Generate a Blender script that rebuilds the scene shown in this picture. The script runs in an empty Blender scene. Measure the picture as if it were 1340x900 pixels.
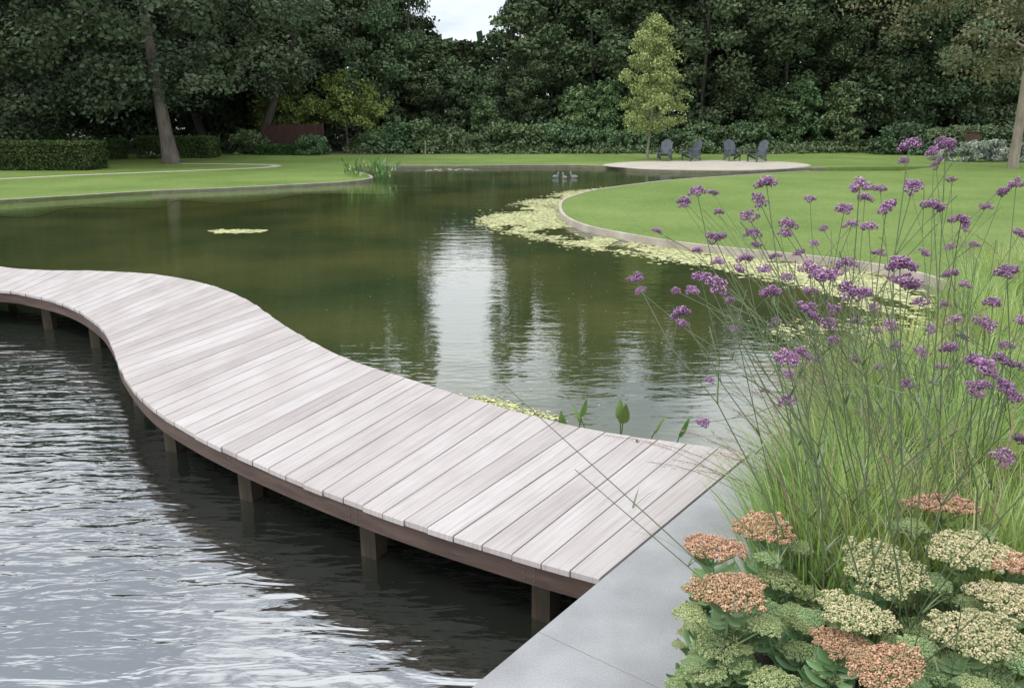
import bpy, math, random, bisect, bmesh
import numpy as np
from mathutils import Vector, noise, Matrix
random.seed(7)
scene=bpy.context.scene; COL=scene.collection
# ---------------------------------------------------------------- survey
H=1.6; FPX=1052.0; TH=math.atan(298/FPX); CT=math.cos(TH); ST=math.sin(TH)
def site(u,v,z=0.0):
    "survey reading on the level plane z -> world x,y"
    a=(u-670)/FPX; b=(450-v)/FPX
    t=(H-z)/(ST-b*CT); return (a*t,(CT+b*ST)*t)
def at_range(u,v,d):
    a=(u-670)/FPX; b=(450-v)/FPX
    return Vector((a*d,(CT+b*ST)*d,H+(b*CT-ST)*d))
WZ=-0.35; LZ=-0.25
# ---------------------------------------------------------------- materials
def newmat(name):
    m=bpy.data.materials.new(name); m.use_nodes=True
    nt=m.node_tree; b=nt.nodes['Principled BSDF']; return m,nt,b
def N(nt,t,**k):
    n=nt.nodes.new(t)
    for a,v in k.items(): setattr(n,a,v)
    return n
def ramp(nt,stops):
    r=N(nt,'ShaderNodeValToRGB'); e=r.color_ramp.elements
    while len(e)<len(stops): e.new(0.5)
    for i,(p,c) in enumerate(stops):
        e[i].position=p; e[i].color=(*c,1)
    return r
def noisemat(name,c1,c2,scale=5,rough=.8,bump=0,bscale=None,detail=6,stretch=None):
    m,nt,b=newmat(name)
    tc=N(nt,'ShaderNodeTexCoord'); src=tc.outputs['Object']
    if stretch:
        mp=N(nt,'ShaderNodeMapping'); mp.inputs['Scale'].default_value=stretch
        nt.links.new(src,mp.inputs[0]); src=mp.outputs[0]
    n=N(nt,'ShaderNodeTexNoise'); n.inputs['Scale'].default_value=scale; n.inputs['Detail'].default_value=detail
    n.inputs['Roughness'].default_value=.65
    nt.links.new(src,n.inputs['Vector'])
    r=ramp(nt,[(.3,c1),(.7,c2)]); nt.links.new(n.outputs[0],r.inputs[0]); nt.links.new(r.outputs[0],b.inputs['Base Color'])
    b.inputs['Roughness'].default_value=rough
    if bump:
        n2=N(nt,'ShaderNodeTexNoise'); n2.inputs['Scale'].default_value=bscale or scale*4; n2.inputs['Detail'].default_value=5
        nt.links.new(src,n2.inputs['Vector'])
        bp=N(nt,'ShaderNodeBump'); bp.inputs['Strength'].default_value=1; bp.inputs['Distance'].default_value=bump
        nt.links.new(n2.outputs[0],bp.inputs['Height']); nt.links.new(bp.outputs[0],b.inputs['Normal'])
    return m
def leafmat(name,c1,c2,c3,rough=.5,trans=.25,hue=.03,val=.35):
    m,nt,b=newmat(name)
    at=N(nt,'ShaderNodeAttribute'); at.attribute_name='tint'
    r=ramp(nt,[(0,c1),(.6,c2),(1,c3)]); nt.links.new(at.outputs['Fac'],r.inputs[0])
    oi=N(nt,'ShaderNodeObjectInfo')
    hs=N(nt,'ShaderNodeHueSaturation')
    mr=N(nt,'ShaderNodeMapRange'); mr.inputs['To Min'].default_value=1-val; mr.inputs['To Max'].default_value=1+val
    nt.links.new(oi.outputs['Random'],mr.inputs[0]); nt.links.new(mr.outputs[0],hs.inputs['Value'])
    mh=N(nt,'ShaderNodeMath',operation='MULTIPLY'); mh.inputs[1].default_value=7.31
    fr=N(nt,'ShaderNodeMath',operation='FRACT'); nt.links.new(oi.outputs['Random'],mh.inputs[0]); nt.links.new(mh.outputs[0],fr.inputs[0])
    m2=N(nt,'ShaderNodeMapRange'); m2.inputs['To Min'].default_value=.5-hue; m2.inputs['To Max'].default_value=.5+hue
    nt.links.new(fr.outputs[0],m2.inputs[0]); nt.links.new(m2.outputs[0],hs.inputs['Hue'])
    nt.links.new(r.outputs[0],hs.inputs['Color'])
    out=nt.nodes['Material Output']
    if rough is None:
        nt.nodes.remove(b); d=N(nt,'ShaderNodeBsdfDiffuse'); nt.links.new(hs.outputs[0],d.inputs[0]); nt.links.new(d.outputs[0],out.inputs[0]); return m
    nt.links.new(hs.outputs[0],b.inputs['Base Color'])
    b.inputs['Roughness'].default_value=rough
    if trans>0:
        tr=N(nt,'ShaderNodeBsdfTranslucent'); nt.links.new(hs.outputs[0],tr.inputs[0])
        mx=N(nt,'ShaderNodeMixShader'); mx.inputs[0].default_value=trans
        nt.links.new(b.outputs[0],mx.inputs[1]); nt.links.new(tr.outputs[0],mx.inputs[2]); nt.links.new(mx.outputs[0],out.inputs[0])
    return m

M_forest=leafmat('forest_leaf',(.062,.092,.050),(.108,.150,.078),(.155,.20,.108),rough=None,hue=.025,val=.35)
M_big=leafmat('chestnut_leaf',(.058,.078,.050),(.098,.124,.076),(.155,.18,.115),rough=None,val=.2)
M_young=leafmat('young_leaf',(.17,.235,.085),(.29,.37,.145),(.42,.48,.22),rough=None,val=.0)
M_lightleaf=leafmat('light_leaf',(.09,.14,.04),(.17,.235,.07),(.27,.34,.12),rough=None,val=.1)
M_rhodo=leafmat('rhododendron_leaf',(.045,.078,.028),(.085,.140,.052),(.16,.22,.10),rough=.6,trans=0,val=.3)
M_hedge=leafmat('hedge_leaf',(.035,.065,.022),(.07,.115,.042),(.12,.17,.065),rough=None,val=.2)
M_cherry=leafmat('laurel_leaf',(.055,.10,.035),(.10,.175,.06),(.17,.255,.10),rough=.5,trans=0,val=.15)
M_autumn=leafmat('bronze_leaf',(.10,.11,.06),(.17,.18,.10),(.27,.25,.16),rough=None,val=.05)
M_silver=leafmat('silver_leaf',(.20,.24,.18),(.36,.42,.34),(.55,.58,.50),rough=.6,trans=0,val=.1)
M_grass=leafmat('grass_blade',(.20,.29,.07),(.38,.50,.15),(.60,.66,.32),rough=.5,trans=.45,val=.12)
M_straw=leafmat('straw_grass',(.26,.24,.13),(.44,.41,.24),(.62,.58,.40),rough=.6,trans=.3,val=.1)
M_seed=leafmat('dry_stalk',(.14,.09,.06),(.28,.20,.14),(.42,.33,.24),rough=.7,trans=0,val=.1)
M_vstem=leafmat('verbena_stem',(.08,.11,.05),(.13,.175,.08),(.20,.24,.13),rough=.6,trans=0,val=.1)
M_vflower=leafmat('verbena_flower',(.12,.055,.12),(.29,.135,.28),(.49,.30,.46),rough=.8,trans=0,hue=.012,val=.18)
M_sleaf=leafmat('sedum_leaf',(.11,.19,.07),(.21,.33,.14),(.34,.46,.25),rough=.5,trans=.1,val=.08)
M_spink=leafmat('sedum_pink',(.22,.17,.08),(.52,.28,.18),(.70,.48,.33),rough=.8,trans=0,hue=.012,val=.08)
M_spale=leafmat('sedum_pale',(.20,.24,.10),(.48,.43,.24),(.70,.55,.39),rough=.8,trans=0,hue=.015,val=.08)
M_sgreen=leafmat('sedum_green',(.16,.24,.09),(.35,.44,.19),(.56,.62,.35),rough=.8,trans=0,val=.1)
M_marsh=leafmat('marsh_leaf',(.08,.16,.04),(.15,.26,.07),(.24,.36,.12),rough=.35,trans=.25,val=.1)
M_pad=leafmat('floating_leaf',(.19,.18,.07),(.40,.38,.17),(.58,.54,.30),rough=.6,trans=0,val=0)
M_bark=noisemat('bark',(.06,.05,.042),(.17,.145,.12),6,.9,.03,14,stretch=(1,1,.25))
M_barkd=noisemat('dark_bark',(.04,.034,.029),(.10,.085,.07),6,.9,.03,14,stretch=(1,1,.25))
M_barkl=noisemat('pale_bark',(.18,.15,.115),(.36,.31,.25),6,.9,.02,14,stretch=(1,1,.25))
M_soil=noisemat('soil',(.018,.013,.009),(.05,.037,.025),9,.95,.03,25)
M_mulch=noisemat('woodland_floor',(.03,.035,.018),(.07,.078,.035),2,.95,.05,10)
M_sand=noisemat('sand',(.36,.32,.265),(.46,.42,.355),2,.95,.01,30)
M_pathm=noisemat('gravel_path',(.34,.31,.24),(.48,.44,.35),3,.95,.01,30)
M_edge=noisemat('timber_edging',(.28,.24,.20),(.46,.41,.36),3,.8,.003,30)
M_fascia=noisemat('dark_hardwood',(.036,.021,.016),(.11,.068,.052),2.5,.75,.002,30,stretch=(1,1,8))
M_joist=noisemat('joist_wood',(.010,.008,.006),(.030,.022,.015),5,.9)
M_post=noisemat('post_wood',(.022,.017,.010),(.07,.052,.028),5,.9,.003,20,stretch=(3,3,.6))
M_steel=noisemat('bolt_steel',(.06,.05,.045),(.12,.11,.10),20,.5)
M_chair=noisemat('painted_chair',(.06,.07,.08),(.11,.125,.14),5,.55)
M_fence=noisemat('red_brown_fence',(.035,.015,.012),(.075,.032,.026),5,.85)
M_rust=noisemat('rusty_steel',(.05,.03,.022),(.11,.06,.04),6,.85)
M_duck=noisemat('grey_plumage',(.10,.10,.11),(.26,.26,.28),12,.8)
M_beak=noisemat('beak',(.35,.25,.06),(.45,.3,.08),10,.5)
M_white=noisemat('white_petals',(.45,.45,.43),(.6,.6,.58),10,.7)
def lawnmat():
    m,nt,b=newmat('lawn'); g=N(nt,'ShaderNodeNewGeometry')
    a=N(nt,'ShaderNodeTexNoise'); a.inputs['Scale'].default_value=.35; a.inputs['Detail'].default_value=6; a.inputs['Roughness'].default_value=.6
    f=N(nt,'ShaderNodeTexNoise'); f.inputs['Scale'].default_value=22; f.inputs['Detail'].default_value=8; f.inputs['Roughness'].default_value=.75
    for n in (a,f): nt.links.new(g.outputs['Position'],n.inputs['Vector'])
    r=ramp(nt,[(.32,(.122,.195,.045)),(.68,(.195,.268,.080))]); nt.links.new(a.outputs[0],r.inputs[0])
    r2=ramp(nt,[(.3,(.5,.55,.45)),(.7,(1.35,1.3,1.2))]); nt.links.new(f.outputs[0],r2.inputs[0])
    mx=N(nt,'ShaderNodeMixRGB',blend_type='MULTIPLY'); mx.inputs[0].default_value=1
    nt.links.new(r.outputs[0],mx.inputs[1]); nt.links.new(r2.outputs[0],mx.inputs[2]); nt.links.new(mx.outputs[0],b.inputs['Base Color'])
    b.inputs['Roughness'].default_value=.85; b.inputs['Specular IOR Level'].default_value=.2
    bp=N(nt,'ShaderNodeBump'); bp.inputs['Distance'].default_value=.03; nt.links.new(f.outputs[0],bp.inputs['Height']); nt.links.new(bp.outputs[0],b.inputs['Normal'])
    return m
M_lawn=lawnmat()
def deckmat():
    m,nt,b=newmat('weathered_decking')
    uv=N(nt,'ShaderNodeUVMap'); uv.uv_map='UVMap'
    g=N(nt,'ShaderNodeNewGeometry')
    off=N(nt,'ShaderNodeVectorMath',operation='ADD'); sc=N(nt,'ShaderNodeVectorMath',operation='SCALE'); sc.inputs['Scale'].default_value=37
    cb=N(nt,'ShaderNodeCombineXYZ')
    for i in range(3): nt.links.new(g.outputs['Random Per Island'],cb.inputs[i])
    nt.links.new(cb.outputs[0],sc.inputs[0]); nt.links.new(uv.outputs[0],off.inputs[0]); nt.links.new(sc.outputs[0],off.inputs[1])
    mp=N(nt,'ShaderNodeMapping'); mp.inputs['Scale'].default_value=(1.3,55,1); nt.links.new(off.outputs[0],mp.inputs[0])
    gr=N(nt,'ShaderNodeTexNoise'); gr.inputs['Scale'].default_value=1.5; gr.inputs['Detail'].default_value=8; gr.inputs['Roughness'].default_value=.6; gr.inputs['Distortion'].default_value=.6
    nt.links.new(mp.outputs[0],gr.inputs[0])
    bl=N(nt,'ShaderNodeTexNoise'); bl.inputs['Scale'].default_value=2.2; bl.inputs['Detail'].default_value=5; nt.links.new(off.outputs[0],bl.inputs[0])
    r=ramp(nt,[(.22,(.31,.283,.275)),(.5,(.435,.405,.397)),(.78,(.51,.482,.475))]); nt.links.new(gr.outputs[0],r.inputs[0])
    r2=ramp(nt,[(.3,(.87,.84,.825)),(.7,(1.05,1.05,1.05))]); nt.links.new(bl.outputs[0],r2.inputs[0])
    r3=ramp(nt,[(0,(.86,.835,.825)),(.4,(.97,.955,.95)),(1,(1.07,1.07,1.07))]); nt.links.new(g.outputs['Random Per Island'],r3.inputs[0])
    m1=N(nt,'ShaderNodeMixRGB',blend_type='MULTIPLY'); m1.inputs[0].default_value=1
    m2=N(nt,'ShaderNodeMixRGB',blend_type='MULTIPLY'); m2.inputs[0].default_value=1
    nt.links.new(r.outputs[0],m1.inputs[1]); nt.links.new(r2.outputs[0],m1.inputs[2])
    nt.links.new(m1.outputs[0],m2.inputs[1]); nt.links.new(r3.outputs[0],m2.inputs[2]); nt.links.new(m2.outputs[0],b.inputs['Base Color'])
    b.inputs['Roughness'].default_value=.7; b.inputs['Specular IOR Level'].default_value=.3
    bp=N(nt,'ShaderNodeBump'); bp.inputs['Distance'].default_value=.0012; nt.links.new(gr.outputs[0],bp.inputs['Height']); nt.links.new(bp.outputs[0],b.inputs['Normal'])
    return m
M_deck=deckmat()
def stonemat():
    m,nt,b=newmat('bluestone'); g=N(nt,'ShaderNodeNewGeometry')
    a=N(nt,'ShaderNodeTexNoise'); a.inputs['Scale'].default_value=4; a.inputs['Detail'].default_value=9
    f=N(nt,'ShaderNodeTexNoise'); f.inputs['Scale'].default_value=160; f.inputs['Detail'].default_value=3
    for n in (a,f): nt.links.new(g.outputs['Position'],n.inputs['Vector'])
    r=ramp(nt,[(.3,(.24,.24,.247)),(.7,(.35,.35,.355))]); nt.links.new(a.outputs[0],r.inputs[0])
    r2=ramp(nt,[(.35,(.88,.88,.88)),(.65,(1.07,1.07,1.07))]); nt.links.new(f.outputs[0],r2.inputs[0])
    mx=N(nt,'ShaderNodeMixRGB',blend_type='MULTIPLY'); mx.inputs[0].default_value=1
    nt.links.new(r.outputs[0],mx.inputs[1]); nt.links.new(r2.outputs[0],mx.inputs[2]); nt.links.new(mx.outputs[0],b.inputs['Base Color'])
    b.inputs['Roughness'].default_value=.6
    return m
M_stone=stonemat()
def watermat(name,c1,c2,waves,ior,rough,shallow=None):
    m,nt,b=newmat(name); g=N(nt,'ShaderNodeNewGeometry')
    a=N(nt,'ShaderNodeTexNoise'); a.inputs['Scale'].default_value=.35; a.inputs['Detail'].default_value=4
    nt.links.new(g.outputs['Position'],a.inputs['Vector'])
    r=ramp(nt,[(.35,c1),(.65,c2)]); nt.links.new(a.outputs[0],r.inputs[0]); src=r.outputs[0]
    if shallow:
        at=N(nt,'ShaderNodeAttribute'); at.attribute_name='shallow'
        mx=N(nt,'ShaderNodeMixRGB'); mx.inputs[2].default_value=(*shallow,1); nt.links.new(at.outputs['Fac'],mx.inputs[0]); nt.links.new(src,mx.inputs[1]); src=mx.outputs[0]
    nt.links.new(src,b.inputs['Base Color'])
    b.inputs['Roughness'].default_value=rough; b.inputs['IOR'].default_value=ior
    prev=None
    for (sc,st,dist,rot,distort) in waves:
        mp=N(nt,'ShaderNodeMapping'); mp.inputs['Scale'].default_value=st; mp.inputs['Rotation'].default_value=(0,0,rot)
        n=N(nt,'ShaderNodeTexNoise'); n.inputs['Scale'].default_value=sc; n.inputs['Detail'].default_value=2.5; n.inputs['Distortion'].default_value=distort
        n.inputs['Roughness'].default_value=.45
        nt.links.new(g.outputs['Position'],mp.inputs[0]); nt.links.new(mp.outputs[0],n.inputs['Vector'])
        bp=N(nt,'ShaderNodeBump'); bp.inputs['Distance'].default_value=dist
        nt.links.new(n.outputs[0],bp.inputs['Height'])
        if prev: nt.links.new(prev.outputs[0],bp.inputs['Normal'])
        prev=bp
    nt.links.new(prev.outputs[0],b.inputs['Normal'])
    return m
M_pond=watermat('pond_water',(.028,.043,.015),(.074,.078,.026),[(2.6,(.5,1.3,1),.0045,0.1,.3),(11,(.55,1.4,1),.0019,-.1,.2)],2.5,.02,shallow=(.15,.21,.065))
M_pool=watermat('pool_water',(.013,.017,.014),(.022,.027,.019),[(2.0,(.55,1.3,1),.009,-.35,.6),(8,(.42,1.5,1),.0085,-.2,.6),(24,(.5,1.3,1),.0012,.1,.3)],4.3,.05)

# ---------------------------------------------------------------- mesh helpers
def link(o,parent=None):
    COL.objects.link(o)
    if parent is not None: o.parent=parent
    return o
def pymesh(name,verts,faces,mat,smooth=False):
    me=bpy.data.meshes.new(name); me.from_pydata([tuple(v) for v in verts],[],faces); me.materials.append(mat)
    if smooth: me.polygons.foreach_set('use_smooth',[True]*len(me.polygons))
    me.update(); return me
def npmesh(name,V,F,mat,tint=None,smooth=False,attr='tint'):
    V=np.asarray(V,dtype=np.float32); F=np.asarray(F,dtype=np.int32)
    me=bpy.data.meshes.new(name); me.vertices.add(len(V)); me.vertices.foreach_set('co',V.ravel())
    me.loops.add(F.size); me.loops.foreach_set('vertex_index',F.ravel())
    me.polygons.add(len(F)); me.polygons.foreach_set('loop_start',np.arange(0,F.size,F.shape[1],dtype=np.int32))
    me.update(calc_edges=True); me.validate()
    if tint is not None:
        at=me.attributes.new(attr,'FLOAT','POINT'); at.data.foreach_set('value',np.asarray(tint,dtype=np.float32))
    if smooth: me.polygons.foreach_set('use_smooth',[True]*len(me.polygons))
    me.materials.append(mat); return me
def obj(name,me,parent=None,loc=(0,0,0),rot=0,scale=1):
    o=bpy.data.objects.new(name,me); link(o,parent); o.location=loc; o.rotation_euler=(0,0,rot)
    o.scale=(scale,)*3 if not hasattr(scale,'__len__') else scale
    return o
def empty(name,loc,label,cat,group=None,rot=0,scale=1):
    o=bpy.data.objects.new(name,None); link(o); o.location=loc; o.rotation_euler=(0,0,rot); o.empty_display_size=.2
    o.scale=(scale,)*3 if not hasattr(scale,'__len__') else scale
    o['label']=label; o['category']=cat
    if group: o['group']=group
    return o
def tag(o,label,cat,group=None,kind=None):
    o['label']=label; o['category']=cat
    if group: o['group']=group
    if kind: o['kind']=kind
    return o
def catmull(P,n=8,closed=False):
    P=[Vector(p) for p in P]; out=[]; L=len(P)
    for i in range(L if closed else L-1):
        p0=P[(i-1)%L] if closed or i>0 else P[0]*2-P[1]
        p1=P[i]; p2=P[(i+1)%L]
        p3=P[(i+2)%L] if closed or i+2<L else P[-1]*2-P[-2]
        for k in range(n):
            t=k/n
            out.append(.5*((2*p1)+(p2-p0)*t+(2*p0-5*p1+4*p2-p3)*t*t+(3*p1-p0-3*p2+p3)*t**3))
    if not closed: out.append(P[-1])
    return out
def slab(name,poly,ztop,zbot,mat,kind='structure'):
    n=len(poly); area=sum(poly[i][0]*poly[(i+1)%n][1]-poly[(i+1)%n][0]*poly[i][1] for i in range(n))
    if area<0: poly=poly[::-1]
    v=[(p[0],p[1],ztop) for p in poly]+[(p[0],p[1],zbot) for p in poly]
    f=[list(range(n))]+[[i+n,(i+1)%n+n,(i+1)%n,i] for i in range(n)]
    o=obj(name,pymesh(name,v,f,mat)); o['kind']=kind; return o
def sheet(name,poly,z,mat):
    n=len(poly); area=sum(poly[i][0]*poly[(i+1)%n][1]-poly[(i+1)%n][0]*poly[i][1] for i in range(n))
    if area<0: poly=poly[::-1]
    o=obj(name,pymesh(name,[(p[0],p[1],z) for p in poly],[list(range(n))],mat)); o['kind']='structure'; return o
def ribbon(pts,width,z0,z1):
    V=[];F=[]
    n=len(pts)
    for i,p in enumerate(pts):
        a=Vector(pts[max(0,i-1)][:2]); b=Vector(pts[min(n-1,i+1)][:2]); d=(b-a); d.normalize(); nn=Vector((-d.y,d.x))*width
        V+=[(p[0],p[1],z0),(p[0],p[1],z1),(p[0]+nn.x,p[1]+nn.y,z1),(p[0]+nn.x,p[1]+nn.y,z0)]
        if i:
            o=(i-1)*4; q=i*4
            for k in range(4): F.append([o+k,o+(k+1)%4,q+(k+1)%4,q+k])
    F.append([0,3,2,1]); e=(n-1)*4; F.append([e,e+1,e+2,e+3])
    return V,F
def tubes(paths,seg=6):
    V=[];F=[]
    for pts,rad in paths:
        base=len(V); pts=[Vector(p) for p in pts]; n=len(pts)
        for i,p in enumerate(pts):
            d=(pts[min(n-1,i+1)]-pts[max(0,i-1)])
            if d.length<1e-6: d=Vector((0,0,1))
            d.normalize()
            ref=Vector((1,0,0)) if abs(d.x)<.9 else Vector((0,1,0))
            a=(ref-d*ref.dot(d)).normalized(); b=d.cross(a)
            for k in range(seg):
                th=2*math.pi*k/seg; V.append(tuple(p+(a*math.cos(th)+b*math.sin(th))*rad[i]))
        for i in range(n-1):
            for k in range(seg):
                F.append([base+i*seg+k,base+i*seg+(k+1)%seg,base+(i+1)*seg+(k+1)%seg,base+(i+1)*seg+k])
    return V,F
def box(V,F,c,s,R=None):
    b=len(V)
    for dx in(-1,1):
        for dy in(-1,1):
            for dz in(-1,1):
                p=Vector((dx*s[0]/2,dy*s[1]/2,dz*s[2]/2))
                if R is not None: p=R@p
                V.append(tuple(Vector(c)+p))
    for f in([0,1,3,2],[4,6,7,5],[0,4,5,1],[2,3,7,6],[0,2,6,4],[1,5,7,3]): F.append([b+i for i in f])
def leaves(centers,n,size,aspect=.6,up=.3,fill=.5,droop=0,seed=1):
    r=np.random.default_rng(seed); C=np.asarray(centers,dtype=float); k=len(C)
    idx=np.repeat(np.arange(k),n); m=len(idx)
    d=r.normal(size=(m,3)); d/=np.linalg.norm(d,axis=1,keepdims=True)
    rr=C[idx,3]*(r.random(m)**fill)
    P=C[idx,:3]+d*rr[:,None]*np.array([1,1,.75])
    nrm=d*.7+r.normal(size=(m,3))*.7+np.array([0,0,up]); nrm/=np.linalg.norm(nrm,axis=1,keepdims=True)
    a=np.cross(nrm,r.normal(size=(m,3)))
    if droop:
        a=r.normal(size=(m,3))*.6+np.array([0,0,-droop]); a-=nrm*np.sum(a*nrm,axis=1,keepdims=True)
    a/=np.linalg.norm(a,axis=1,keepdims=True)+1e-9
    b=np.cross(nrm,a); s=size*(.6+.8*r.random(m))
    L=a*(s/2)[:,None]; W=b*(s*aspect/2)[:,None]
    V=np.stack([P-L,P+W-L*.1,P+L,P-W-L*.1],axis=1).reshape(-1,3)
    F=np.arange(4*m).reshape(m,4)
    ct=r.random(k)
    t=np.clip(.15+.5*ct[idx]+.45*(r.random(m)-.3),0,1)
    return V,F,np.repeat(t,4)
def join2(a,b):
    return np.concatenate([a[0],b[0]]),np.concatenate([a[1],b[1]+len(a[0])]),np.concatenate([a[2],b[2]])
def crown_centers(z0,z1,R,k,seed,bot=.75,rc=(.7,1.35)):
    r=np.random.default_rng(seed); out=[]
    ph=r.random(6)*6.28
    while len(out)<k:
        h=r.random(); th=r.random()*6.283
        prof=math.sin(math.pi*min(1,max(0,(h*.86+.12))))**.6
        prof*= (bot if h<.15 else 1)
        wob=1+.22*math.sin(2*th+ph[0]+3*h)+.16*math.sin(3*th+ph[1]-5*h)+.12*math.sin(9*h+ph[2])
        q=r.random()**.45
        rad=R*prof*wob*q
        z=z0+(z1-z0)*h+ r.normal()*.3
        out.append((rad*math.cos(th),rad*math.sin(th),z,rc[0]+(rc[1]-rc[0])*r.random()))
    return out

# ---------------------------------------------------------------- sky / light
w=bpy.data.worlds.new('World'); scene.world=w; w.use_nodes=True; nt=w.node_tree
bg=nt.nodes['Background']; sky=N(nt,'ShaderNodeTexSky'); sky.sky_type='NISHITA'; sky.sun_disc=False
SUN_EL=math.radians(52); SUN_AZ=math.radians(-105)
sky.sun_elevation=SUN_EL; sky.sun_rotation=SUN_AZ
tc=N(nt,'ShaderNodeTexCoord'); nz=N(nt,'ShaderNodeTexNoise'); nz.inputs['Scale'].default_value=3.0; nz.inputs['Detail'].default_value=7; nz.inputs['Distortion'].default_value=.4
mp=N(nt,'ShaderNodeMapping'); mp.inputs['Scale'].default_value=(1,1,2.2); nt.links.new(tc.outputs['Generated'],mp.inputs[0]); nt.links.new(mp.outputs[0],nz.inputs['Vector'])
cf=ramp(nt,[(.36,(0.35,)*3),(.52,(1,)*3)]); nt.links.new(nz.outputs[0],cf.inputs[0])
sx=N(nt,'ShaderNodeSeparateXYZ'); nt.links.new(tc.outputs['Generated'],sx.inputs[0])
mrz=N(nt,'ShaderNodeMapRange'); mrz.inputs['From Min'].default_value=0; mrz.inputs['From Max'].default_value=1; mrz.inputs['To Min'].default_value=15; mrz.inputs['To Max'].default_value=23
nt.links.new(sx.outputs[2],mrz.inputs[0])
cl=N(nt,'ShaderNodeMixRGB',blend_type='MULTIPLY'); cl.inputs[0].default_value=1; cl.inputs[1].default_value=(.96,1.0,1.05,1); nt.links.new(mrz.outputs[0],cl.inputs[2])
cm=N(nt,'ShaderNodeMixRGB'); nt.links.new(cl.outputs[0],cm.inputs[2])
nt.links.new(cf.outputs[0],cm.inputs[0]); nt.links.new(sky.outputs[0],cm.inputs[1]); nt.links.new(cm.outputs[0],bg.inputs[0]); bg.inputs[1].default_value=.1
sl=bpy.data.lights.new('sun','SUN'); sl.energy=1.5; sl.angle=math.radians(12); sl.color=(1,.96,.9)
so=bpy.data.objects.new('sun',sl); link(so)
sd=Vector((math.sin(SUN_AZ)*math.cos(SUN_EL),math.cos(SUN_AZ)*math.cos(SUN_EL),math.sin(SUN_EL)))
so.rotation_euler=(-sd).to_track_quat('-Z','Y').to_euler(); so.location=(0,0,30)
cam=bpy.data.objects.new('camera',bpy.data.cameras.new('camera')); link(cam); scene.camera=cam
cam.location=(0,0,H); cam.rotation_euler=(math.pi/2-TH,0,0); cam.data.sensor_width=36; cam.data.lens=FPX/1340*36; cam.data.clip_end=2000; cam.data.clip_start=.05
scene.view_settings.view_transform='Standard'; scene.view_settings.look='None'; scene.view_settings.exposure=0

# ---------------------------------------------------------------- ground and lawns
sheet('ground',[(-600,-200),(600,-200),(600,1200),(-600,1200)],-1.1,M_mulch)
def sp(L,z=LZ): return [site(u,v,z) for u,v in L]
shore=sp([(-300,278),(-100,268),(0,262),(100,256),(200,250),(300,246),(400,241),(450,238),(478,235),(488,232),(478,227),(458,222),(475,218),(520,217),(600,217),(700,216),(785,217),(830,221),(880,223),(950,224),(1000,223),(1050,220),(1080,219.5)])
shore_c=[tuple(p) for p in catmull([(p[0],p[1]) for p in shore],6)]
land=shore_c+[(16.5,31.5),(60,31),(300,60),(300,900),(-300,900),(-300,20),(-60,17)]
slab('lawn',land,LZ,-1.1,M_lawn)
V,F=ribbon(shore_c,.07,-1.0,LZ+.012); o=obj('timber_edging',pymesh('timber_edging',V,F,M_edge)); o['kind']='structure'
rl=sp([(1060,224),(1010,227),(950,231),(880,236),(820,243),(775,250),(748,258),(738,263),(735,270),(738,279),(750,288),(775,297),(820,306),(880,316),(940,323),(1000,329),(1060,335),(1120,342),(1180,352),(1230,365),(1290,388),(1330,420)])
rl_c=[tuple(p) for p in catmull(rl,6)]
slab('lawn',rl_c+[(7,6.2),(40,6),(60,31),(16.5,31.55),(13.6,28.8)],LZ,-1.1,M_lawn)
V,F=ribbon(rl_c,-.06,-1.0,LZ+.015); o=obj('timber_edging',pymesh('timber_edging',V,F,M_edge)); o['kind']='structure'
sheet('ground',[(-300,47),(-20,41.5),(-12,42.5),(-7,41),(0,42),(8,42.5),(16,44),(30,43.5),(300,46),(300,800),(-300,800)],LZ+.004,M_mulch)
sb=sp([(790,217.5),(830,221.0),(880,222.6),(950,223.4),(1000,222.5),(1046,219.8),(1062,216.5),(1030,212.5),(950,210.3),(850,211.3),(802,214)])
sb=[tuple(p) for p in catmull(sb,4,True)]
sheet('path',[(p[0]*.998+.02,p[1]+.1) for p in sb],LZ+.008,M_sand)
pc=[tuple(p) for p in catmull(sp([(-300,247),(-150,241),(0,235),(100,230),(200,226),(290,222.5),(345,220),(368,217.5),(355,215.5),(300,214.5),(240,214)]),6)]
V,F=ribbon(pc,.35,LZ-.05,LZ+.01); o=obj('path',pymesh('path',V,F,M_pathm)); o['kind']='structure'

# ---------------------------------------------------------------- boardwalk
A=Vector((-.122,1.977)); DD=Vector((.61,.79)).normalized(); NN=Vector((DD.y,-DD.x))
s0=(Vector((.31,2.56))-A).dot(DD)
n0=A+DD*s0-NN*.006; f0=A+DD*(s0+1.42)-NN*.006
pairs=[((690,730),(880,577)),((565,692),(765,560)),((458,655),(650,530)),((350,612),(550,500)),((250,565),(455,469)),((190,525),(395,439)),((156,480),(352,411)),((148,455),(318,389)),((128,424),(262,369)),((90,400),(195,358)),((40,386),(120,354)),((-20,379),(40,352.5))]
PN=[n0]+[Vector(site(*a)) for a,b in pairs]; PF=[f0]+[Vector(site(*b)) for a,b in pairs]
PN+=[Vector((-7.0,7.75)),Vector((-9.5,7.6)),Vector((-13,7.2))]; PF+=[Vector((-6.9,9.2)),Vector((-9.4,9.1)),Vector((-13,8.7))]
CN=catmull([p.to_3d() for p in PN],40); CF=catmull([p.to_3d() for p in PF],40)
L=[0]
for i in range(1,len(CN)): L.append(L[-1]+.5*((CN[i]-CN[i-1]).length+(CF[i]-CF[i-1]).length))
def atlen(C,s):
    i=min(max(bisect.bisect_right(L,s)-1,0),len(L)-2); t=(s-L[i])/(L[i+1]-L[i]+1e-9); return C[i].lerp(C[i+1],t)
pitch=.137; nb=int(L[-1]/pitch)
walk=empty('boardwalk',(0,0,0),'curving weathered grey hardwood boardwalk low over the pond water','boardwalk')
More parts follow.
